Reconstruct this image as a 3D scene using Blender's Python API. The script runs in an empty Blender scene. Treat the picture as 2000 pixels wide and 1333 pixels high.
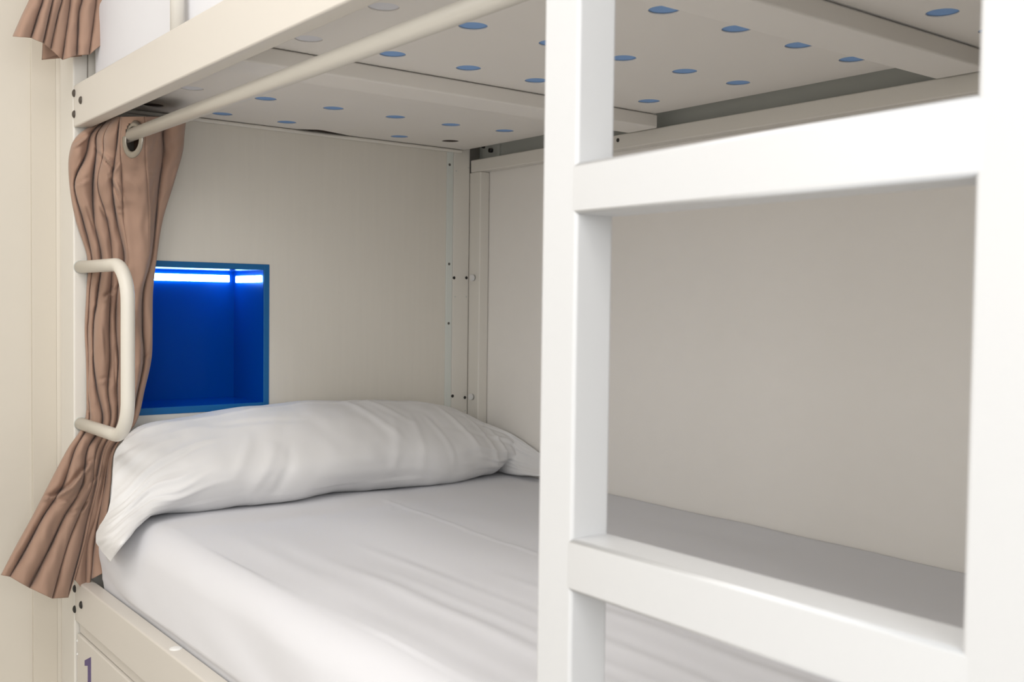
import bpy, bmesh, math, random
import numpy as np
from mathutils import Vector, Matrix, noise
random.seed(4)
S = bpy.context.scene
COL = S.collection
ZO = 0.48                      # height of the lower side rail's top above the floor

# ------------------------------------------------------------------ camera
YAW, PITCH, ROLL, FPX = 0.9112676, -0.0356780, 0.0126195, 2020.2176
CAM = np.array([2.2431952, -0.5926609, 0.5852468 + ZO])
_f = np.array([-math.sin(YAW)*math.cos(PITCH), math.cos(YAW)*math.cos(PITCH), math.sin(PITCH)])
_r = np.cross(_f, [0, 0, 1]); _r /= np.linalg.norm(_r); _u = np.cross(_r, _f)
_c, _s = math.cos(ROLL), math.sin(ROLL)
R_, U_ = _c*_r + _s*_u, -_s*_r + _c*_u
cam = bpy.data.cameras.new('camera'); co = bpy.data.objects.new('camera', cam); COL.objects.link(co)
cam.sensor_width = 36; cam.lens = FPX/2000*36; cam.clip_start = 0.02
M4 = Matrix(((R_[0], U_[0], -_f[0], CAM[0]), (R_[1], U_[1], -_f[1], CAM[1]), (R_[2], U_[2], -_f[2], CAM[2]), (0, 0, 0, 1)))
co.matrix_world = M4
cam.dof.use_dof = True; cam.dof.focus_distance = 1.95; cam.dof.aperture_fstop = 9.0
S.camera = co
S.view_settings.view_transform = 'Standard'; S.view_settings.look = 'None'
S.view_settings.exposure = 0.05; S.view_settings.gamma = 1.0; S.view_settings.use_curve_mapping = False

# ------------------------------------------------------------------ world + ceiling light and added fill lights
w = bpy.data.worlds.new('world'); S.world = w; w.use_nodes = True
w.node_tree.nodes['Background'].inputs[0].default_value = (0.9, 0.93, 1, 1)
w.node_tree.nodes['Background'].inputs[1].default_value = 0.3
def area(name, loc, rot, sx, sy, power, color):
    l = bpy.data.lights.new(name, 'AREA'); l.shape = 'RECTANGLE'; l.size = sx; l.size_y = sy
    l.energy = power; l.color = color
    o = bpy.data.objects.new(name, l); COL.objects.link(o); o.location = loc; o.rotation_euler = rot
    return o
area('ceiling_light', (1.6, -0.95, 2.58), (0, 0, 0), 1.8, 0.7, 24, (1, 0.965, 0.93))
area('front_fill_light', (1.9, -1.86, 1.72), (math.radians(90), 0, 0), 2.2, 1.1, 11.5, (0.93, 0.96, 1))  # added unseen area light, brightens the bed front and ladder
area('side_fill_light', (3.62, -0.95, 1.5), (math.radians(90), 0, math.radians(90)), 1.3, 1.4, 25.5, (0.94, 0.965, 1))  # unseen fill added from the right for head panel and left wall

# ------------------------------------------------------------------ helpers
def px2w(px, py, ax, val):
    """point of the calibrated view ray on the plane axis=val (z in metres above the rail top)"""
    d = _f + R_*(px-1000)/FPX - U_*(py-666.5)/FPX
    v = val + (ZO if ax == 2 else 0)
    return CAM + (v-CAM[ax])/d[ax]*d

def mat(name, col, rough=0.5, bump=0.0, bscale=200.0, spec=0.5, var=0.0, vscale=6.0, stretch=None, emit=None, estr=0, coat=0.0, sheen=0.0, metal=0.0, weave=0.0):
    m = bpy.data.materials.new(name); m.use_nodes = True
    nt = m.node_tree; b = nt.nodes['Principled BSDF']
    b.inputs['Base Color'].default_value = (*col, 1); b.inputs['Roughness'].default_value = rough
    b.inputs['Specular IOR Level'].default_value = spec
    b.inputs['Coat Weight'].default_value = coat; b.inputs['Sheen Weight'].default_value = sheen
    b.inputs['Metallic'].default_value = metal
    tc = nt.nodes.new('ShaderNodeTexCoord')
    if var:
        n = nt.nodes.new('ShaderNodeTexNoise'); n.inputs['Scale'].default_value = vscale; n.inputs['Detail'].default_value = 4
        mp = nt.nodes.new('ShaderNodeMapping'); mp.inputs['Scale'].default_value = stretch or (1, 1, 1)
        nt.links.new(tc.outputs['Object'], mp.inputs[0]); nt.links.new(mp.outputs[0], n.inputs[0])
        mx = nt.nodes.new('ShaderNodeMix'); mx.data_type = 'RGBA'
        mx.inputs[6].default_value = (*[c*(1-var) for c in col], 1); mx.inputs[7].default_value = (*[min(1, c*(1+var)) for c in col], 1)
        nt.links.new(n.outputs[0], mx.inputs[0]); nt.links.new(mx.outputs[2], b.inputs['Base Color'])
    if bump:
        n2 = nt.nodes.new('ShaderNodeTexNoise'); n2.inputs['Scale'].default_value = bscale; n2.inputs['Detail'].default_value = 3
        mp2 = nt.nodes.new('ShaderNodeMapping'); mp2.inputs['Scale'].default_value = stretch or (1, 1, 1)
        nt.links.new(tc.outputs['Object'], mp2.inputs[0]); nt.links.new(mp2.outputs[0], n2.inputs[0])
        bp = nt.nodes.new('ShaderNodeBump'); bp.inputs['Strength'].default_value = bump; bp.inputs['Distance'].default_value = 0.001
        nt.links.new(n2.outputs[0], bp.inputs['Height']); nt.links.new(bp.outputs[0], b.inputs['Normal'])
    if emit:
        b.inputs['Emission Color'].default_value = (*emit, 1); b.inputs['Emission Strength'].default_value = estr
    return m

paint = mat('cream white powder coat', (0.70, 0.66, 0.60), 0.38, 0.05, 900, var=0.015, vscale=3)
paint_lad = mat('white powder coat', (0.655, 0.66, 0.665), 0.35, 0.04, 700)
screwm = mat('dull screw head', (0.10, 0.095, 0.085), 0.5)
flangem = mat('pale grey green enamel', (0.72, 0.745, 0.70), 0.4)
paint_lit = mat('cream white powder coat lit copy', (0.78, 0.745, 0.68), 0.4, 0.05, 900, var=0.015, vscale=3)  # same paint as the rails, brightened so the colour carries the light
hpaint = mat('ivory powder coat', (0.74, 0.70, 0.62), 0.4, 0.05, 900)
rodm = mat('rod enamel', (0.60, 0.565, 0.50), 0.35, 0.06, 60, stretch=(0.1, 1, 1))
lam = mat('linen laminate panel', (0.75, 0.71, 0.635), 0.55, 0.12, 320, var=0.03, vscale=90, stretch=(1, 1, 0.06))
lamb = mat('pale laminate back panel', (0.90, 0.865, 0.815), 0.5, 0.06, 300, var=0.015, vscale=60, stretch=(0.4, 1, 0.5))
plat = mat('painted platform sheet', (0.86, 0.82, 0.765), 0.45, 0.04, 200, var=0.015, vscale=8)
galv = mat('grey steel plate', (0.60, 0.61, 0.57), 0.45, 0.05, 300, var=0.05)
wallm = mat('cream wall paint', (0.69, 0.64, 0.555), 0.5, 0.08, 60, var=0.02, vscale=7)
stripm = mat('cream filler strip', (0.66, 0.605, 0.515), 0.45, 0.05, 80)
roomw = mat('white room paint', (0.82, 0.80, 0.76), 0.7, 0.05, 90)
floorm = mat('pale grey vinyl floor', (0.62, 0.60, 0.57), 0.4, 0.05, 50, var=0.05)
sheet = mat('white cotton sheet', (0.765, 0.765, 0.795), 0.85, 0.10, 900, sheen=0.1)
pcase = mat('white pillowcase cotton', (0.80, 0.79, 0.785), 0.85, 0.10, 900, sheen=0.1)
blue_m = mat('blue mattress ticking', (0.25, 0.43, 0.76), 0.8, 0.1, 500)
brown = mat('brown curtain cloth', (0.375, 0.238, 0.172), 0.85, 0.2, 500, sheen=0.15, var=0.06, vscale=25, stretch=(1, 1, 0.3))
ringm = mat('antique metal ring', (0.33, 0.30, 0.255), 0.35, metal=0.7)
dark = mat('dark bolt', (0.018, 0.016, 0.014), 0.5)
bronze = mat('bronze plastic cap', (0.07, 0.055, 0.042), 0.4)
gap_shade = mat('dark brown gap shade', (0.05, 0.032, 0.025), 0.7)  # dark colour standing in for shade in holes and gaps
bluebox = mat('glossy blue box paint', (0.0, 0.065, 0.36), 0.22, 0.04, 150, spec=0.08)
bluerim = mat('blue rim paint', (0.0, 0.12, 0.34), 0.4)
led = mat('led diffuser', (0.9, 0.95, 1), 0.4, emit=(0.36, 0.72, 1.0), estr=13)
purple = mat('purple vinyl numeral', (0.10, 0.065, 0.20), 0.5)
capw = mat('white plastic cap', (0.82, 0.81, 0.79), 0.35)
gapm = mat('dark seam shadow gap', (0.05, 0.045, 0.04), 0.8)

def root(name, label, cat, loc, group=None):
    o = bpy.data.objects.new(name, None); COL.objects.link(o); o.location = loc; o.empty_display_size = 0.1
    o['label'] = label; o['category'] = cat
    if group: o['group'] = group
    return o
def wloc(o):
    v = Vector((0, 0, 0))
    while o: v = v+o.location; o = o.parent
    return v
def link(name, bm, m, parent=None, smooth=True, label=None, wn=True, solid=0, subsurf=0):
    """bm in world coordinates -> one object whose origin is at its own centre"""
    vs = [v.co for v in bm.verts]
    lo = Vector([min(v[i] for v in vs) for i in range(3)]); hi = Vector([max(v[i] for v in vs) for i in range(3)])
    c = (lo+hi)/2
    for v in bm.verts: v.co -= c
    me = bpy.data.meshes.new(name)
    if smooth:
        for f in bm.faces: f.smooth = True
    bm.to_mesh(me); bm.free()
    for mm in (m if isinstance(m, (list, tuple)) else [m]): me.materials.append(mm)
    o = bpy.data.objects.new(name, me); COL.objects.link(o)
    o.location = c-(wloc(parent) if parent else Vector((0, 0, 0)))
    if parent: o.parent = parent
    if label: o['label'] = label
    if solid:
        s = o.modifiers.new('solid', 'SOLIDIFY'); s.thickness = solid; s.offset = 0
    if subsurf:
        s = o.modifiers.new('sub', 'SUBSURF'); s.levels = subsurf; s.render_levels = subsurf
    if smooth and wn:
        o.modifiers.new('wn', 'WEIGHTED_NORMAL').keep_sharp = True
    return o
def bx(x0, x1, y0, y1, z0, z1, bev=0.003, bm=None, seg=3):
    """box, z given above the rail top"""
    b2 = bmesh.new(); r = bmesh.ops.create_cube(b2, size=1)
    for v in b2.verts:
        v.co = Vector((x0+(v.co.x+.5)*(x1-x0), y0+(v.co.y+.5)*(y1-y0), ZO+z0+(v.co.z+.5)*(z1-z0)))
    if bev: bmesh.ops.bevel(b2, geom=b2.edges[:], offset=min(bev, .45*min(x1-x0, y1-y0, z1-z0)), segments=seg, affect='EDGES', profile=0.5)
    if bm is None: return b2
    me = bpy.data.meshes.new('t'); b2.to_mesh(me); b2.free(); bm.from_mesh(me); bpy.data.meshes.remove(me)
    return bm
def tube(pts, r, seg=20, bm=None, cap=True):
    bm = bm or bmesh.new(); pts = [Vector(p) for p in pts]; rings = []
    t0 = (pts[1]-pts[0]).normalized(); n = t0.orthogonal().normalized()
    for i, p in enumerate(pts):
        a = pts[max(0, i-1)]; b = pts[min(len(pts)-1, i+1)]; t = (b-a).normalized()
        n = (n-t*n.dot(t)).normalized(); bn = t.cross(n)
        rings.append([bm.verts.new(p+(n*math.cos(2*math.pi*k/seg)+bn*math.sin(2*math.pi*k/seg))*r) for k in range(seg)])
    for A, B in zip(rings, rings[1:]):
        for k in range(seg): bm.faces.new((A[k], A[(k+1) % seg], B[(k+1) % seg], B[k]))
    if cap: bm.faces.new(rings[0][::-1]); bm.faces.new(rings[-1])
    return bm
def dome(c, axis, r, h, seg=16, rings=4, bm=None):
    """shallow domed cap sitting at c (world), bulging along axis"""
    bm = bm or bmesh.new(); ax = Vector(axis).normalized(); n = ax.orthogonal().normalized(); b = ax.cross(n); c = Vector(c)
    prev = None
    base = [bm.verts.new(c-ax*0.001+(n*math.cos(2*math.pi*k/seg)+b*math.sin(2*math.pi*k/seg))*r) for k in range(seg)]
    first = base; prev = base
    for i in range(rings):
        a = (i+0.0)/rings*math.pi/2
        ring = [bm.verts.new(c+ax*(h*math.sin(a))+(n*math.cos(2*math.pi*k/seg)+b*math.sin(2*math.pi*k/seg))*r*math.cos(a)) for k in range(seg)]
        for k in range(seg): bm.faces.new((prev[k], prev[(k+1) % seg], ring[(k+1) % seg], ring[k]))
        prev = ring
    top = bm.verts.new(c+ax*h)
    for k in range(seg): bm.faces.new((prev[k], prev[(k+1) % seg], top))
    bm.faces.new(first[::-1])
    return bm
def struct(name, bm, m, **k):
    o = link(name, bm, m, **k); o['kind'] = 'structure'; return o
def L3(x, y, z): return (x, y, z+ZO)

# ------------------------------------------------------------------ the room
X0, X1, Y0, Y1, H = -0.112, 3.7, -1.95, 1.10, 2.62
struct('floor', bx(X0-.3, X1+.1, Y0-.1, Y1+.1, -ZO-.1, -ZO, 0), floorm)
struct('ceiling', bx(X0-.3, X1+.1, Y0-.1, Y1+.1, H-ZO, H-ZO+.1, 0), roomw)
wl = bmesh.new(); bx(X0-.3, X0, Y0, 0.02, -ZO, H-ZO, 0, wl); bx(X0-.3, -.22, 0.0, Y1, -ZO, H-ZO, 0, wl)
struct('wall_left', wl, wallm, smooth=False)
struct('wall_right', bx(X1, X1+.1, Y0, Y1, -ZO, H-ZO, 0), roomw)
struct('wall_back', bx(X0-.3, X1, Y1, Y1+.1, -ZO, H-ZO, 0), roomw)
struct('wall_front', bx(X0, X1, Y0-.1, Y0, -ZO, H-ZO, 0), roomw)
struct('trim_1', bx(X0, -0.1015, -0.056, -0.0075, -ZO, H-ZO, 0.001), stripm)
struct('trim_2', bx(X0, -0.1002, -0.0075, 0.02, -ZO, H-ZO, 0), stripm)

# ------------------------------------------------------------------ bunk bed
BL = 2.10
bunk = root('bunk_bed', 'cream white metal bunk bed with panelled head end, upper platform and grab handle', 'bunk bed', (BL/2, 0.5, 0))
ZT = 1.75
def post(x0, x1, y0, y1, z0=-ZO, z1=ZT, **k): return link('post', bx(x0, x1, y0, y1, z0, z1, 0.004), paint_lit, bunk, **k)
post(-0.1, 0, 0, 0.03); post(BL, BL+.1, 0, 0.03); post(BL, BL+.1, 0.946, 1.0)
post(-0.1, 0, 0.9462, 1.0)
rail = link('side_rail', bx(0.0005, BL, 0.0005, 0.031, 0.9367, 1.0221, 0.0035), paint, bunk)
rail2 = link('side_rail', bx(0.0005, BL, 0.0005, 0.031, -0.086, 0.0, 0.0035), paint, bunk)
for pr, pts in ((rail, ((0.0088, 1.0047), (0.0565, 0.9835), (0.0085, 0.9622))), (rail2, ((0.0045, -0.0186+.0), (0.0515, -0.0414), (0.0042, -0.0618)))):
    for (x, z) in pts:
        link('bolt', dome(L3(x, 0.0004, z), (0, -1, 0), 0.008, 0.0045), bronze if pr is rail else dark, pr, wn=False, label='dark domed bolt head')
# back frame
link('back_stile', bx(-0.004, 0.0459, 1.0002, 1.03, -0.3, 0.9309, 0.003), paint_lit, bunk)
br = link('back_rail', bx(0.001, BL, 1.0, 1.03, 0.9310, 0.9635, 0.003), paint_lit, bunk)
link('screw', dome(L3(0.5627, 0.9995, 0.951), (0, -1, 0), 0.0045, 0.002), dark, br, wn=False)
link('back_panel', bx(-0.02, BL, 1.031, 1.043, -ZO, 0.945, 0), lamb, bunk, smooth=False)
link('upper_back_plate', bx(-0.02, BL, 1.0445, 1.05, 0.9, 1.45, 0), galv, bunk, smooth=False)
bk = link('corner_bracket', bx(0.003, 0.074, 1.036, 1.044, 0.9635, 1.02, 0.001), galv, bunk)
link('bolt', tube([L3(0.047, 1.037, 0.988), L3(0.047, 1.027, 0.988)], 0.0058), dark, bk, wn=False)
link('bolt', tube([L3(0.012, 1.037, 1.001), L3(0.012, 1.03, 1.001)], 0.004), dark, bk, wn=False)
# head panel with an opening for the niche
NY0, NY1, NZ0, NZ1 = 0.0985, 0.4325, 0.3352, 0.6698
hb = bmesh.new()
for a in ((0.0, .0305, NY0, -ZO, ZT), (0, NY1, 0.925, -ZO, ZT), (0, NY0, NY1, -ZO, NZ0), (0, NY0, NY1, NZ1, ZT)):
    bx(-0.016, -0.0006, a[1], a[2], a[3], a[4], 0, hb)
link('head_panel', hb, lam, bunk, smooth=False)
fl = link('corner_flange', bx(-0.01, 0.0006, 0.9255, 0.9458, -0.2, 0.981, 0.0012), flangem, bunk)
for y, z in ((0.9335, 0.9461), (0.9351, 0.688), (0.9355, 0.5327)):
    link('screw', dome(L3(0.0006, y, z), (1, 0, 0), 0.0036, 0.0012), screwm, fl, wn=False)
for y, z, r in ((0.9518, 0.6523, .0042), (0.9912, 0.6533, .0042), (0.9509, 0.3411, .0042), (0.9905, 0.3353, .0042), (0.9557, 0.6027, .0022), (0.9919, 0.6032, .0022), (0.9547, 0.932, .002), (0.9939, 0.9436, .002), (.954, .303, .002), (.992, .300, .002)):
    link('bolt_hole', dome(L3(0.0002, y, z), (1, 0, 0), r, 0.0005), dark if r > .003 else galv, bunk, wn=False)
for z in (0.6534, 0.3385):
    c = bmesh.new(); tube([L3(0.0215, 1.0, z), L3(0.0215, 0.992, z)], 0.0082, 24, c)
    bmesh.ops.bevel(c, geom=[e for e in c.edges if len(e.link_faces) == 2 and e.calc_face_angle(0) > 1], offset=0.0018, segments=3, affect='EDGES')
    link('bumper_cap', c, capw, bunk, label='round white plastic bumper')
link('head_trim', bx(-0.0005, 0.011, 0.031, 0.968, 0.9782, 0.9864, 0.0035, seg=4), paint_lit, bunk)
# foot end
link('foot_panel', bx(BL+.001, BL+.016, 0.0305, 0.9455, -ZO, ZT, 0), lam, bunk, smooth=False)
# platform: three perforated sheets lying on cross beams
HX = [0.0785, 0.299, 0.52, 0.784, 1.0075, 1.243, 1.477, 1.70, 1.93]
HY = [0.137, 0.2865, 0.437, 0.587, 0.7325, 0.872]
def plate(x0, x1, notch=False):
    b = bmesh.new(); z = ZO+0.9874; edges = []
    pts = [(x0, .0315)]
    pts += [(x1, .0315), (x1, .9749), (x0, .9749)]
    if notch: pts += [(x0, 0.66), (x0+.006, 0.645), (x0+.022, 0.595), (x0+0.037, 0.548), (x0+.036, 0.535), (x0+.020, 0.512), (x0+.005, 0.487), (x0, 0.47)]
    vs = [b.verts.new((p[0], p[1], z)) for p in pts]
    edges += [b.edges.new((vs[i], vs[(i+1) % len(vs)])) for i in range(len(vs))]
    for hx in HX:
        if not x0+.02 < hx < x1-.02: continue
        for hy in HY:
            cx, cy = hx, hy
            if hx < .1:
                if hy == 0.587: continue
                if hy == 0.872: cx, cy = .1045, .864
            if .29 < hx < .3 and hy == 0.872: cx = .316
            c = [b.verts.new((cx+.0215*math.cos(k*math.pi/12), cy+.0215*math.sin(k*math.pi/12), z)) for k in range(24)]
            edges += [b.edges.new((c[i], c[(i+1) % 24])) for i in range(24)]
    bmesh.ops.triangle_fill(b, edges=edges, use_beauty=True)
    # drop any faces that ended inside the holes
    r = bmesh.ops.extrude_face_region(b, geom=b.faces[:])
    for e in r['geom']:
        if isinstance(e, bmesh.types.BMVert): e.co.z += .0016
    bmesh.ops.recalc_face_normals(b, faces=b.faces)
    return link('platform_panel', b, plat, bunk, smooth=False)
p1 = plate(0.001, 0.6995, True); plate(0.7012, 1.413); plate(1.4155, BL-.003)
for i, (x0, x1) in enumerate(((0.613, 0.7005), (1.324, 1.4145), (2.0, 2.09))):
    cb = bmesh.new(); bx(x0, x1, 0.0315, 0.983, 0.9582, 0.9869, 0.004, cb)
    link('cross_beam', cb, plat, bunk)
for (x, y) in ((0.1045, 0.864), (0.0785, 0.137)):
    link('hole_shade', dome((x, y, ZO+.9889), (0, 0, -1), 0.0214, 0.0006), gap_shade, p1, wn=False, label='dark brown shade disc in platform hole')  # dark discs stand in for the shaded gap above these holes
link('gap_strip', bx(0.002, 0.05, 0.46, 0.67, 0.98905, 0.98935, 0), gap_shade, p1, smooth=False, label='dark strip for the shaded gap behind the lifted panel edge')  # strip coloured dark in place of the shade behind the notch
# storage drawer under the lower bunk
dr = link('drawer', bx(0.004, 1.02, 0.004, 0.022, -0.46, -0.1135, 0.003), paint, bunk)
link('drawer', bx(1.03, BL-.005, 0.004, 0.022, -0.46, -0.1135, 0.003), paint, bunk)
link('drawer_header', bx(0.004, BL, 0.010, 0.024, -0.112, -0.0862, 0.001), paint, bunk)
nb = bmesh.new()
zb = ZO-.135
oneo = [(.1055, 0), (.1055, -.15), (.085, -.15), (.085, -.0235), (.0635, -.0295), (.0635, -.0185)]
fr = [nb.verts.new((x, 0.0032, zb+z)) for x, z in oneo]; nb.faces.new(fr)
e = bmesh.ops.extrude_face_region(nb, geom=nb.faces[:])
for g in e['geom']:
    if isinstance(g, bmesh.types.BMVert): g.co.y += .0012
bmesh.ops.recalc_face_normals(nb, faces=nb.faces)
link('numeral', nb, purple, dr, smooth=False, label='dark purple number 1')
kb = dome(L3(0.008, .004, -.128), (0, -1, 0), 0.003, 0.002); link('bumper_stud', kb, capw, dr, wn=False)
kb = dome(L3(0.008, .004, -.156), (0, -1, 0), 0.003, 0.002); link('bumper_stud', kb, capw, dr, wn=False)
link('corner_clip', dome(L3(0.545, 0.018, 0.0), (0, 0, 1), 0.011, 0.003), capw, rail2, wn=False, label='small round white clip')
# grab handle: bent tube standing off the post
def bent(pts, r, n=10):
    out = [Vector(pts[0])]
    for i in range(1, len(pts)-1):
        p = Vector(pts[i]); a = (Vector(pts[i-1])-p).normalized(); b = (Vector(pts[i+1])-p).normalized()
        t = r/math.tan(a.angle(b)/2); c = p+(a+b).normalized()*(r/math.sin(a.angle(b)/2))
        s0 = p+a*t; s1 = p+b*t; v0 = s0-c; v1 = s1-c; ang = v0.angle(v1)
        for k in range(n+1):
            f = k/n; out.append(c+(v0*math.sin((1-f)*ang)+v1*math.sin(f*ang))/math.sin(ang))
    out.append(Vector(pts[-1])); return out
gh = bent([L3(0.0, .0138, .6506), L3(.293, .0185, .6506), L3(.293, .0185, .3253), L3(0.0, .0138, .3253)], 0.072, 14)
hd = link('grab_handle', tube(gh, 0.0127, 24), hpaint, bunk, wn=False, label='ivory tubular grab handle')
for z in (.6506, .3253):
    link('weld_collar', tube([L3(0.0002, .0138, z), L3(.0012, .0138, z)], 0.0138, 24), galv, hd, wn=False)
# guard rail of the upper bunk
gr = tube([L3(.5545, .016, 1.0218), L3(.5545, .016, 1.33)], .0112)
tube([L3(1.35, .016, 1.0218), L3(1.35, .016, 1.33)], .0112, bm=gr)
tube([L3(.5545, .016, 1.33), L3(1.35, .016, 1.33)], .0112, bm=gr)
link('guard_rail', gr, paint_lit, bunk, wn=False)

# ------------------------------------------------------------------ blue lit niche
ni = root('niche_box', 'square blue recessed niche lit by a bright strip, set in the head panel', 'niche', (-0.08, 0.265, ZO+NZ0))
B = bmesh.new(); D = -0.17; lip = 0.0135; t = 0.0145
bx(D-.004, D, NY0+.001, NY1-.001, NZ0+.001, NZ1-.001, 0, B)
bx(D, -.001, NY0+.001, NY0+t, NZ0+.001, NZ1-.001, 0, B); bx(D, -.001, NY1-t, NY1-.001, NZ0+.001, NZ1-.001, 0, B)
bx(D, -.001, NY0+t, NY1-t, NZ0+.001, NZ0+.0155, 0, B); bx(D, -.001, NY0+t, NY1-t, NZ1-.0135, NZ1-.001, 0, B)
link('box', B, bluebox, ni, smooth=False)
B = bmesh.new()
bx(-.002, .0016, NY0, NY0+.0138, NZ0, NZ1, .0012, B); bx(-.002, .0016, NY1-.0138, NY1, NZ0, NZ1, .0012, B)
bx(-.002, .0016, NY0+.0138, NY1-.0138, NZ0, NZ0+.0150, .0012, B); bx(-.002, .0016, NY0+.0138, NY1-.0138, NZ1-.0130, NZ1, .0012, B)
link('rim', B, bluerim, ni)
link('light_strip', bx(D+.0005, D+.006, NY0+t, 0.405, 0.6300, 0.6465, .002), led, ni, label='glowing white-blue light strip')
link('light_strip', bx(-.148, -.004, NY1-t-.006, NY1-t-.0005, 0.6285, 0.6445, .002), led, ni, label='glowing white-blue light strip')

# ------------------------------------------------------------------ curtain rod
rd = root('curtain_rod', 'beige round metal curtain rod running under the upper side rail', 'curtain rod', (1.0, .06, ZO+.904))
link('tube', tube([L3(0.0, .06, .9060), L3(.7, .06, .9045), L3(BL, .06, .9025)], .0122, 28), rodm, rd, wn=False)
for x in (.004, BL-.004):
    link('end_bracket', tube([L3(x-.004, .06, .905), L3(x+.004, .06, .905)], .02, 24), paint, rd, wn=False)

# ------------------------------------------------------------------ cloth helpers
def interp(keys, n):
    """monotone-ish cubic through keys (list of np arrays) resampled to n"""
    K = np.array(keys, float); m = len(K); T = np.linspace(0, m-1, n); out = []
    for t in T:
        i = min(int(t), m-2); f = t-i
        p0, p1, p2, p3 = K[max(i-1, 0)], K[i], K[i+1], K[min(i+2, m-1)]
        m1 = (p2-p0)/2; m2 = (p3-p1)/2
        h = f*f*f; g = f*f
        out.append((2*h-3*g+1)*p1+(h-2*g+f)*m1+(-2*h+3*g)*p2+(h-g)*m2)
    return np.array(out)
def grid_mesh(P, closed_u=False):
    b = bmesh.new(); n, m = P.shape[:2]
    V = [[b.verts.new(P[i, j]) for j in range(m)] for i in range(n)]
    for i in range(n-1):
        for j in range(m if closed_u else m-1):
            b.faces.new((V[i][j], V[i][(j+1) % m], V[i+1][(j+1) % m], V[i+1][j]))
    return b, V
def wrinkle(p, s, seed=0.0, ax=(1, 1, 1)):
    return noise.noise(Vector((p[0]*s*ax[0]+seed, p[1]*s*ax[1]+seed*1.7, p[2]*s*ax[2]-seed)))

# ------------------------------------------------------------------ main curtain
ST = [228, 262, 300, 360, 430, 505, 570, 640, 700, 760, 825, 880, 950, 1010, 1070]
#      pixel trace of every fold line of the cloth, top to hem, then hem point; and depth x at top / middle / bottom
CC = [   # fold lines: pixel x per station, hem point, depth (top, middle, bottom), roundness of the span that follows, crease dip
 ([212, 155, 136, 136, 148, 171, 169, 166, 168, 169, 165, 131, 94, 63, 30], (2, 1124), (.020, .012, .05), .55, 0),
 ([213, 178, 168, 146, 162, 180, 176, 172, 173, 172, 174, 146, 122, 84, 52], (19, 1127), (.03, .02, .05), .5, .010),
 ([216, 190, 188, 181, 184, 198, 191, 183, 183, 189, 200, 170, 160, 125, 97], (57, 1149), (.05, .028, .05), .5, .016),
 ([224, 204, 202, 191, 209, 219, 216, 213, 214, 210, 215, 188, 179, 153, 130], (102, 1170), (.12, .04, .055), .35, .006),
 ([235, 230, 226, 219, 228, 243, 229, 227, 231, 229, 228, 200, 186, 171, 158], (133, 1168), (.165, .045, .045), .4, .014),
 ([238, 236, 235, 238, 241, 250, 237, 236, 240, 238, 235, 206, 192, 178, 164], (145, 1132), (.185, .07, .05), .10, .004),
 ([283, 284, 284, 288, 292, 290, 274, 272, 275, 266, 250, 215, 200, 187, 171], (168, 1160), (.236, .08, .04), .25, .002),
 ([320, 318, 319, 311, 304, 296, 280, 278, 281, 270, 254, 218, 205, 194, 184], (178, 1132), (.16, .05, .045), .4, .014),
 ([364, 360, 356, 339, 318, 306, 299, 298, 296, 283, 266, 224, 216, 209, 203], (206, 1118), (.17, .05, .055), .3, 0),
 ([352, 350, 346, 330, 312, 300, 292, 291, 288, 276, 258, 220, 212, 204, 198], (200, 1116), (.09, .03, .02), .0, 0),
 ([260, 262, 262, 262, 262, 262, 255, 252, 252, 250, 240, 214, 202, 192, 186], (186, 1112), (.05, .012, .01), .0, 0),
 ([350, 346, 342, 326, 306, 290, 282, 280, 280, 268, 252, 218, 208, 200, 194], (196, 1110), (.022, .006, .008), .0, 0),
]
def seg_d(px, py, a, b):
    dx, dy = b[0]-a[0], b[1]-a[1]; L = math.hypot(dx, dy); qx, qy = px-a[0], py-a[1]
    t = (qx*dx+qy*dy)/L/L; t = min(1, max(0, t)); ex, ey = qx-t*dx, qy-t*dy
    return math.hypot(ex, ey)*(1 if (dx*qy-dy*qx) > 0 else -1), t
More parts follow.
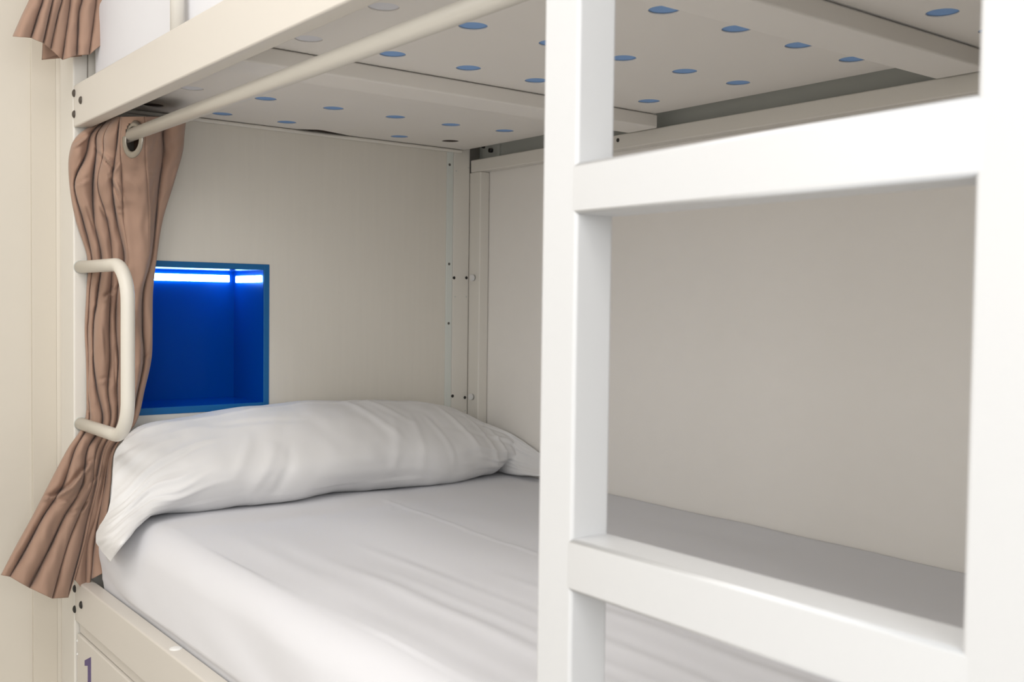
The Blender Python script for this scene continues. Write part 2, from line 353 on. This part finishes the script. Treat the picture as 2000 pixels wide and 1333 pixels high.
def curtain(CC, ST, nrow, per, depthw, seed=0.0, amp=1.0, tucks=()):
    cols = []
    for xs, hem, (da, dm, db), kr, dip in CC:
        pts = []; n = len(ST)
        for i, (px, py) in enumerate(list(zip(xs, ST))+[hem]):
            a, m_, b_ = depthw(i/n); pts.append((px, py, a*da+m_*dm+b_*db))
        cols.append(interp(pts, nrow))
    cols = np.array(cols)                                  # column, row, (px,py,x)
    P = []; PX = []
    for r in range(nrow):
        K = cols[:, r]; line = []; lp = []
        for i in range(len(K)-1):
            for k in range(per+(i == len(K)-2)):
                f = k/per; f = f-.35/(2*math.pi)*math.sin(2*math.pi*f)     # more vertices near the creases
                p = K[i]*(1-f)+K[i+1]*f; kr, dip0, dip1 = CC[i][3], CC[i][4], CC[i+1][4]
                wid = abs(K[i+1][0]-K[i][0])*.00098
                x = p[2]+1.9*kr*wid*math.sqrt(max(0, 1-(2*f-1)**2))
                vz = .35+.9*abs(noise.noise(Vector((i*3.7, p[1]*.013, seed))))*1.6
                x -= vz*.7*(dip0*math.exp(-(f*wid/.0022)**2)+dip1*math.exp(-((1-f)*wid/.0022)**2))
                line.append((p[0], p[1], x))
        row = []
        for (px, py, x) in line:
            p = px2w(px, py, 0, x)
            q = wrinkle(p, 16, seed, (1, 1.3, .5))*.010+wrinkle(p, 42, seed+3, (1, 1.5, .45))*.0045+abs(wrinkle(p, 28, seed+6, (1, 1.0, .8)))*-.006
            for (a, b, w_, d_) in tucks:
                if min(a[0], b[0])-3*w_ < px < max(a[0], b[0])+3*w_ and min(a[1], b[1])-3*w_ < py < max(a[1], b[1])+3*w_:
                    d, t = seg_d(px, py, a, b)
                    e = math.sin(math.pi*min(1, max(0, t*.8+.1)))
                    q += .55*d_*e*(math.exp(-((d+w_*.8)/w_)**2)-1.2*math.exp(-((d-w_*.5)/(w_*.7))**2))
            lo = .003-.05*min(1, max(0, (-.006-p[1])/.03))      # only cloth out in front of the post may hang further back
            row.append(px2w(px, py, 0, max(lo, x+q*amp*min(1, r/6))))
        P.append(row); PX.append([(a[0], a[1]) for a in line])
    return np.array(P), PX
def dw(t):
    if t < .30: m = t/.30; m = m*m*(3-2*m); return (1-m, m, 0)
    if t < .62: return (0, 1, 0)
    m = min(1, (t-.62)/.18); m = m*m*(3-2*m); return (0, 1-m, m)
# keep every fold in front of the head panel
TK = [((189, 292), (222, 328), 4, .018), ((215, 343), (240, 394), 4, .016), ((233, 318), (215, 343), 3, .010), ((138, 290), (174, 264), 4, -.016), ((154, 330), (166, 302), 3, .008),
      ((143, 366), (177, 349), 4, -.008), ((228, 412), (242, 410), 3, -.012), ((197, 405), (212, 432), 4, .012), ((195, 588), (224, 570), 4, -.014), ((207, 582), (224, 558), 3, -.010),
      ((183, 606), (192, 588), 3, .008), ((195, 746), (212, 740), 4, -.010), ((278, 703), (296, 694), 4, -.010), ((150, 440), (166, 490), 4, .006), ((170, 400), (186, 450), 4, .008),
      ((78, 974), (105, 971), 4, -.02), ((105, 971), (140, 950), 5, -.034), ((140, 950), (173, 909), 5, -.034), ((113, 981), (140, 979), 4, -.010), ((140, 979), (162, 950), 4, -.014),
      ((135, 1003), (162, 999), 4, -.012), ((162, 999), (175, 978), 4, -.014), ((175, 950), (192, 928), 4, -.012), ((192, 928), (196, 910), 3, -.010), ((175, 903), (190, 898), 3, -.006),
      ((255, 338), (280, 334), 3, -.002), ((284, 340), (316, 340), 3, -.003), ((172, 640), (181, 700), 4, .005), ((168, 790), (180, 815), 4, .01), ((200, 640), (205, 700), 4, -.006), ((225, 690), (228, 780), 3, .006)]
P, PX = curtain(CC, ST, 260, 20, dw, tucks=TK)
cu = root('curtain', 'brown cotton curtain bunched behind the ivory grab handle of the lower bunk', 'curtain', tuple(P[0, 30]), group='brown bunk curtains')
GC = px2w(259.5, 272, 0, .206)                              # centre of the grommet
cb, V = grid_mesh(P)
kill = [V[i][j] for i in range(60) for j in range(4*20, 8*20) if ((PX[i][j][0]-259.5)/14)**2+((PX[i][j][1]-272)/31)**2 < 1]
bmesh.ops.delete(cb, geom=kill, context='VERTS')
link('cloth', cb, brown, cu, wn=False, solid=0.0012)
def ring(c, nrm, R, r, m, parent, name, sy=1.0):
    b = bmesh.new(); nrm = Vector(nrm).normalized(); z = Vector((0, 0, 1)); z = (z-nrm*z.dot(nrm)).normalized(); y = nrm.cross(z)
    N, K = 40, 12; vv = []
    for i in range(N):
        a = 2*math.pi*i/N; rad = y*math.cos(a)+z*math.sin(a)*sy
        vv.append([b.verts.new(Vector(c)+rad*R+(rad*math.cos(2*math.pi*k/K)*r*1.0+nrm*math.sin(2*math.pi*k/K)*r*.45)) for k in range(K)])
    for i in range(N):
        for k in range(K): b.faces.new((vv[i][k], vv[(i+1) % N][k], vv[(i+1) % N][(k+1) % K], vv[i][(k+1) % K]))
    return link(name, b, m, parent, wn=False, label='metal grommet ring')
ring(GC, (.22, -.975, .0), .0302, .0068, ringm, cu, 'grommet')

# ------------------------------------------------------------------ upper curtain (only its hem hangs into view)
ST2 = [-260, -160, -80, -30, 0, 30]
CU = [
 ([120, 100, 82, 66, 57, 43], (25, 71), (.08,)*3, .5, 0),
 ([131, 116, 100, 90, 84, 74], (60, 74), (.075,)*3, .6, .008),
 ([139, 128, 116, 108, 103, 96], (84, 84), (.075,)*3, .5, .012),
 ([146, 136, 127, 123, 121, 113], (99, 96), (.065,)*3, .4, .012),
 ([154, 147, 142, 140, 138, 134], (122, 117), (.055,)*3, .5, .004),
 ([168, 166, 164, 162, 160, 154], (150, 108), (.05,)*3, .5, .012),
 ([184, 184, 186, 188, 188, 184], (174, 107), (.052,)*3, .35, .004),
 ([202, 212, 222, 232, 230, 214], (206, 81), (.05,)*3, .3, 0),
 ([198, 206, 216, 226, 224, 210], (204, 79), (.028,)*3, 0, 0),
 ([120, 116, 110, 104, 98, 88], (82, 117), (.016,)*3, 0, 0),
 ([160, 162, 166, 170, 170, 165], (160, 110), (.010,)*3, 0, 0),
]
P, PX = curtain(CU, ST2, 120, 16, lambda t: (1, 0, 0), seed=9, amp=.7)
cu2 = root('curtain', 'hem of the brown curtain hanging from the upper bunk, top left corner', 'curtain', tuple(P[0, 20]), group='brown bunk curtains')
cb, V = grid_mesh(P); link('cloth', cb, brown, cu2, wn=False, solid=0.0012)
hemb = bmesh.new()

# ------------------------------------------------------------------ lower mattress under its fitted sheet
mt = root('mattress', 'lower bunk mattress tucked in a smooth white fitted sheet', 'mattress', (1.05, .53, ZO-.03))
MX0, MX1, MY0, MY1, MZ0, MZ1 = .060, 2.07, .036, 1.029, -.05, .1545
def g(d, s): return math.exp(-(d/s)**2)
def prof(s):
    """s 0..1 around: front bottom, up the side, round, across the top, back edge"""
    r = .05; L = [(MZ1-r)-MZ0, r*math.pi/2, (MY1-.01)-(MY0+r), .06]; T = sum(L); d = s*T
    if d < L[0]: return MY0, MZ0+d, 0
    d -= L[0]
    if d < L[1]:
        a = d/r; return MY0+r-r*math.cos(a), MZ1-r+r*math.sin(a), 1
    d -= L[1]
    if d < L[2]: return MY0+r+d, MZ1, 2
    d -= L[2]; return MY1-.01+min(d, .01), MZ1-max(0, d-.01), 3
NX, NS = 330, 210
Q = np.zeros((NX, NS, 3))
ridges = [(.312, .60, .0030, .012), (.395, .88, .0030, .014), (.215, .62, .0024, .014), (.262, .80, .0009, .009), (.150, .42, .0022, .02), (.47, 1.0, .0010, .016), (.105, .9, .0012, .016)]
for i in range(NX):
    u = i/(NX-1); x = MX0+(MX1-MX0)*u**1.15
    e0 = x-MX0; rr = .035
    ins = rr-math.sqrt(max(0, rr*rr-(rr-e0)**2)) if e0 < rr else 0
    for j in range(NS):
        s = (j/(NS-1)); s = s if s > .5 else s
        y, z, k = prof(s)
        n1 = noise.noise(Vector((x*3, y*9, z*9)))*.0035
        # long pulled folds along the bed
        dz = 0; 
        if k >= 1:
            for (ry, rx, a, sg) in ridges:
                yy = ry-.02*(x-1)*.4
                fade = min(1, max(0, (x-rx)/.22)); d = y-yy
                dz += a*fade*(.65+.7*noise.noise(Vector((x*2.3, ry*31, 2))))*(g(d, sg)-.55*g(d-sg*1.7, sg*.9))
            dz += .0022*g(y-(.556-.035*(x-.3)-.0012*math.sin(x*60)), .0035)*min(1, max(0, (x-.3)/.04))
            dz += .0009*g((y-.56)+.55*(x-.33), .004)*(1 if .25 < x < .42 else 0)
            dz += .004*noise.noise(Vector((x*5, y*5, 3)))
        dy = 0
        if k <= 1:
            h = (z-MZ0)/(MZ1-MZ0)
            bul = .010*math.sin(math.pi*min(1, h))
            # slack diagonal folds on the hanging side
            dy = -bul+.0045*math.sin((z*42+x*13))*g(h-.5, .4)*(.4+.6*abs(noise.noise(Vector((x*2.2, z*3, 7)))*2))
            dy += .006*noise.noise(Vector((x*4+z*14, z*8, 1.3)))
            dy = min(dy, 0.004)
            if z < .012: dy = max(dy, -.0035)*min(1, max(0, (z+.02)/.03)) if dy < 0 else dy
        Q[i, j] = (x, y+dy+ins*(1 if k < 3 else 0)*(1 if y < .4 else 0), z+ZO+dz+n1*(k == 2)-(ins*.8 if k >= 1 else 0))
b, V = grid_mesh(Q)
b.faces.new([v for v in V[0]][::-1]); b.faces.new([v for v in V[-1]])
link('fitted_sheet', b, sheet, mt, wn=False)
b = bx(MX0+.01, MX1-.01, MY0+.014, MY1-.012, -.06, MZ0+.05, .01); link('mattress_core', b, sheet, mt)
link('slat_base', bx(.0, BL, .032, 1.0, -.085, -.062, 0), plat, bunk, smooth=False)

# ------------------------------------------------------------------ upper mattress
um = root('mattress', 'upper bunk mattress, white sheet above the rail and blue ticking seen through the holes', 'mattress', (1.05, .5, ZO+.99))
b = bx(.014, 2.07, .034, .968, .9916, 1.20, .03, seg=6)
bmesh.ops.subdivide_edges(b, edges=[e for e in b.edges if e.calc_length() > .3], cuts=24, use_grid_fill=True)
for v in b.verts:
    v.co.y += .004*noise.noise(v.co*7) if v.co.y < .2 else 0
link('sheet', b, sheet, um, wn=False)
link('ticking', bx(.02, 2.0, .2, .945, .9896, .9915, 0), blue_m, um, smooth=False, label='blue mattress underside')
link('tucked_sheet', bx(.02, 2.04, .04, .199, .98925, .9914, 0), sheet, um, smooth=False)

# ------------------------------------------------------------------ pillow
def PW(px, py, ax, v): return px2w(px, py, ax, v)-np.array([0, 0, ZO])
rows = []
# each row: back bottom, back top, top, upper front, front, front bottom (z above rail top)
rows.append([PW(206, 1080, 1, .006), PW(214, 990, 0, .175), PW(222, 893, 0, .125), PW(215, 985, 0, .195), PW(187, 1050, 1, -.002), PW(215, 1097, 1, -.008)])
rows.append([PW(228, 1040, 0, .185), PW(240, 955, 0, .15), PW(232, 872, 0, .12), PW(246, 960, 0, .215), PW(220, 1035, 1, .000), PW(240, 1062, 1, -.004)])
rows.append([np.array((.02, .085, .158)), PW(262, 870, 0, .03), PW(252, 850, 0, .11), PW(296, 912, 0, .215), PW(290, 975, 0, .25), PW(272, 1030, 1, .045)])
rows.append([np.array((.014, .115, .156)), PW(290, 850, 0, .02), PW(292, 832, 0, .10), PW(345, 885, 0, .205), PW(350, 962, 0, .262), PW(315, 1004, 2, .158)])
def nrow(y, zt, xc, xf=.25, zc=.157, yt=None):
    yt = yt if yt is not None else y
    return [np.array(q) for q in ((.012, y, .157), (.012, yt, zt-.035), (.10, yt, zt), (.195, (y+yt)/2, zt-.042), (xf, y, .232), (xc, y, zc))]
for y, zt, xc, xf in ((.20, .338, .205, .262), (.30, .3475, .205, .262), (.40, .354, .206, .26), (.50, .3575, .186, .255), (.61, .353, .188, .25), (.72, .3465, .212, .256), (.80, .337, .214, .25), (.87, .322, .206, .24)):
    rows.append(nrow(y, zt, xc, xf))
rows.append([np.array(q) for q in ((.03, .94, .158), (.02, .94, .26), (.11, .94, .295), (.18, .94, .262), (.225, .94, .212), (.185, .94, .160))])
rows.append([np.array(q) for q in ((.06, .985, .160), (.06, .985, .22), (.135, .985, .270), (.19, .985, .25), (.21, .985, .205), (.15, .985, .170))])
rows.append([np.array((.12, 1.01, .162)), np.array((.13, 1.012, .22)), PW(1008, 855, 1, 1.012), PW(1012, 872, 1, 1.008), PW(1015, 905, 1, 1.0), PW(1018, 926, 1, .99)])
rows.append([np.array((.20, 1.018, .165)), np.array((.22, 1.02, .19)), PW(1060, 890, 1, 1.02), PW(1066, 900, 1, 1.015), PW(1068, 918, 1, 1.01), PW(1066, 932, 1, 1.0)])
rows = np.array(rows)                                       # row, ctrl, xyz
NR, NC = 240, 132
rr = interp(list(rows.reshape(len(rows), -1)), NR).reshape(NR, 6, 3)
PP = np.zeros((NR, NC, 3))
for i in range(NR):
    K = rr[i]
    for j in range(NC):
        t = j/NC*6; a = int(t) % 6; f = t-int(t)
        p0, p1, p2, p3 = K[(a-1) % 6], K[a], K[(a+1) % 6], K[(a+2) % 6]
        m1, m2 = (p2-p0)*.5, (p3-p1)*.5; h = f**3; g2 = f*f
        PP[i, j] = (2*h-3*g2+1)*p1+(h-2*g2+f)*m1+(-2*h+3*g2)*p2+(h-g2)*m2
# normals + wrinkles
def crease(i, j, i0, j0, i1, j1, s, a):
    d = np.array([i1-i0, j1-j0], float); L = np.hypot(*d); q = np.array([i-i0, j-j0], float); t = q@d/L/L
    if t < -.1 or t > 1.1: return 0
    e = min(1, (t+.1)/.25)*min(1, (1.1-t)/.35); dist = abs(q[0]*d[1]-q[1]*d[0])/L
    return a*e*(math.exp(-(dist/s)**2))
rnd = random.Random(11)
CR = []
for k in range(16):                                         # gathers fanning out from the left end
    j0 = 30+k*4.6+rnd.uniform(-1.5, 1.5); CR.append((2, j0, 38+rnd.uniform(0, 34), 38+k*3.6+rnd.uniform(-3, 3), rnd.uniform(1.1, 2.0), rnd.uniform(.0018, .0045)*rnd.choice((1, -1, 1))))
for k in range(12):                                         # gathers near the wall end
    CR.append((228, 46+k*5, 170+rnd.uniform(-15, 20), 46+k*5.0+rnd.uniform(-8, 8), rnd.uniform(1.4, 2.4), rnd.uniform(.0015, .0035)*rnd.choice((1, -1))))
for (i0, j0, i1, j1, s, a) in ((120, 44, 134, 78, 1.6, .0035), (128, 44, 140, 66, 1.4, .003), (134, 62, 128, 100, 1.8, .003), (142, 60, 139, 100, 1.6, .0025), (150, 60, 156, 95, 1.8, .0025), (164, 50, 176, 92, 2, .003), (180, 48, 190, 100, 2, .004), (192, 50, 200, 96, 2, .003),
                              (86, 74, 76, 100, 2.2, .0035), (92, 76, 84, 104, 2.0, -.003), (80, 66, 70, 90, 2, .003), (70, 56, 100, 62, 1.5, -.002), (100, 92, 150, 96, 3, .002)):
    CR.append((i0, j0, i1, j1, s, a))
N = np.zeros_like(PP)
du = np.roll(PP, -1, 1)-np.roll(PP, 1, 1); dv = np.gradient(PP, axis=0); N = np.cross(du, dv); N /= np.linalg.norm(N, axis=2, keepdims=True)+1e-9
cen = PP.mean(axis=1, keepdims=True); sg = np.sign((N*(PP-cen)).sum(axis=2)).sum(); N *= (1 if sg > 0 else -1)
OUT = PP.copy()
for i in range(NR):
    for j in range(NC):
        d = 0
        if j > 28 and j < 120:
            for c in CR:
                lo, hi = min(c[0], c[2])-6, max(c[0], c[2])+6
                if lo < i < hi: d += crease(i, j, *c)
        p = PP[i, j]
        fr = min(1, i/25)
        d += (.005*wrinkle(p, 9, 2)+.0018*wrinkle(p, 26, 5))*(1 if 20 < j < 125 else .2)*fr
        jj = 46+2.5*math.sin(i*.02)
        if 22 < i < 215: d += .0022*math.exp(-((j-jj)/.75)**2)
        # scalloped lower edge
        if j > 100: d += .003*math.sin(i*.13)*math.sin(i*.041)
        OUT[i, j] = p+N[i, j]*d
OUT[:, :, 2] = np.where((OUT[:, :, 1] > .09), np.maximum(OUT[:, :, 2], .1555), OUT[:, :, 2])
OUT[:, :, 1] = np.minimum(OUT[:, :, 1], 1.027); OUT[:, :, 0] = np.maximum(OUT[:, :, 0], .004)
OUT[:, :, 2] += ZO
pl = root('pillow', 'plump white pillow with a loose open pillowcase end, lying against the head panel', 'pillow', (.12, .5, ZO+.157))
b, V = grid_mesh(OUT, True)
b.faces.new(V[-1][::-1])
bmesh.ops.recalc_face_normals(b, faces=b.faces)
link('pillowcase', b, pcase, pl, wn=False)

# ------------------------------------------------------------------ ladder
ld = root('ladder', 'white square tube ladder hooked on the front of the bunk', 'ladder', (1.78, -.02, 0))
LX = (1.5707, 1.6147, 1.9459, 1.99); YL = -.0416
link('stile', bx(LX[0], LX[1], YL, -.0004, -ZO, 1.6, .0035, seg=4), paint_lad, ld)
link('stile', bx(LX[2], LX[3], YL, -.0004, -ZO, 1.6, .0035, seg=4), paint_lad, ld)
for zt in (-.219, .088, .3948, .7015, 1.009, 1.316):
    b = bx(LX[1]-.0045, LX[2]+.0045, YL-.00005, -.0004, zt-.0435, zt, 0)
    bmesh.ops.bevel(b, geom=[e for e in b.edges if abs(e.verts[0].co.x-e.verts[1].co.x) > .1], offset=.0035, segments=4, affect='EDGES', profile=.5)
    if abs(zt-.7015) < .001:                                # this one sits very slightly out of level
        for v in b.verts:
            f = (v.co.x-LX[1])/(LX[2]-LX[1]); v.co.z += (-.0018+.0040*f) if v.co.z > ZO+zt-.02 else (0.0002+.0006*f)
    link('rung', b, paint_lad, ld)
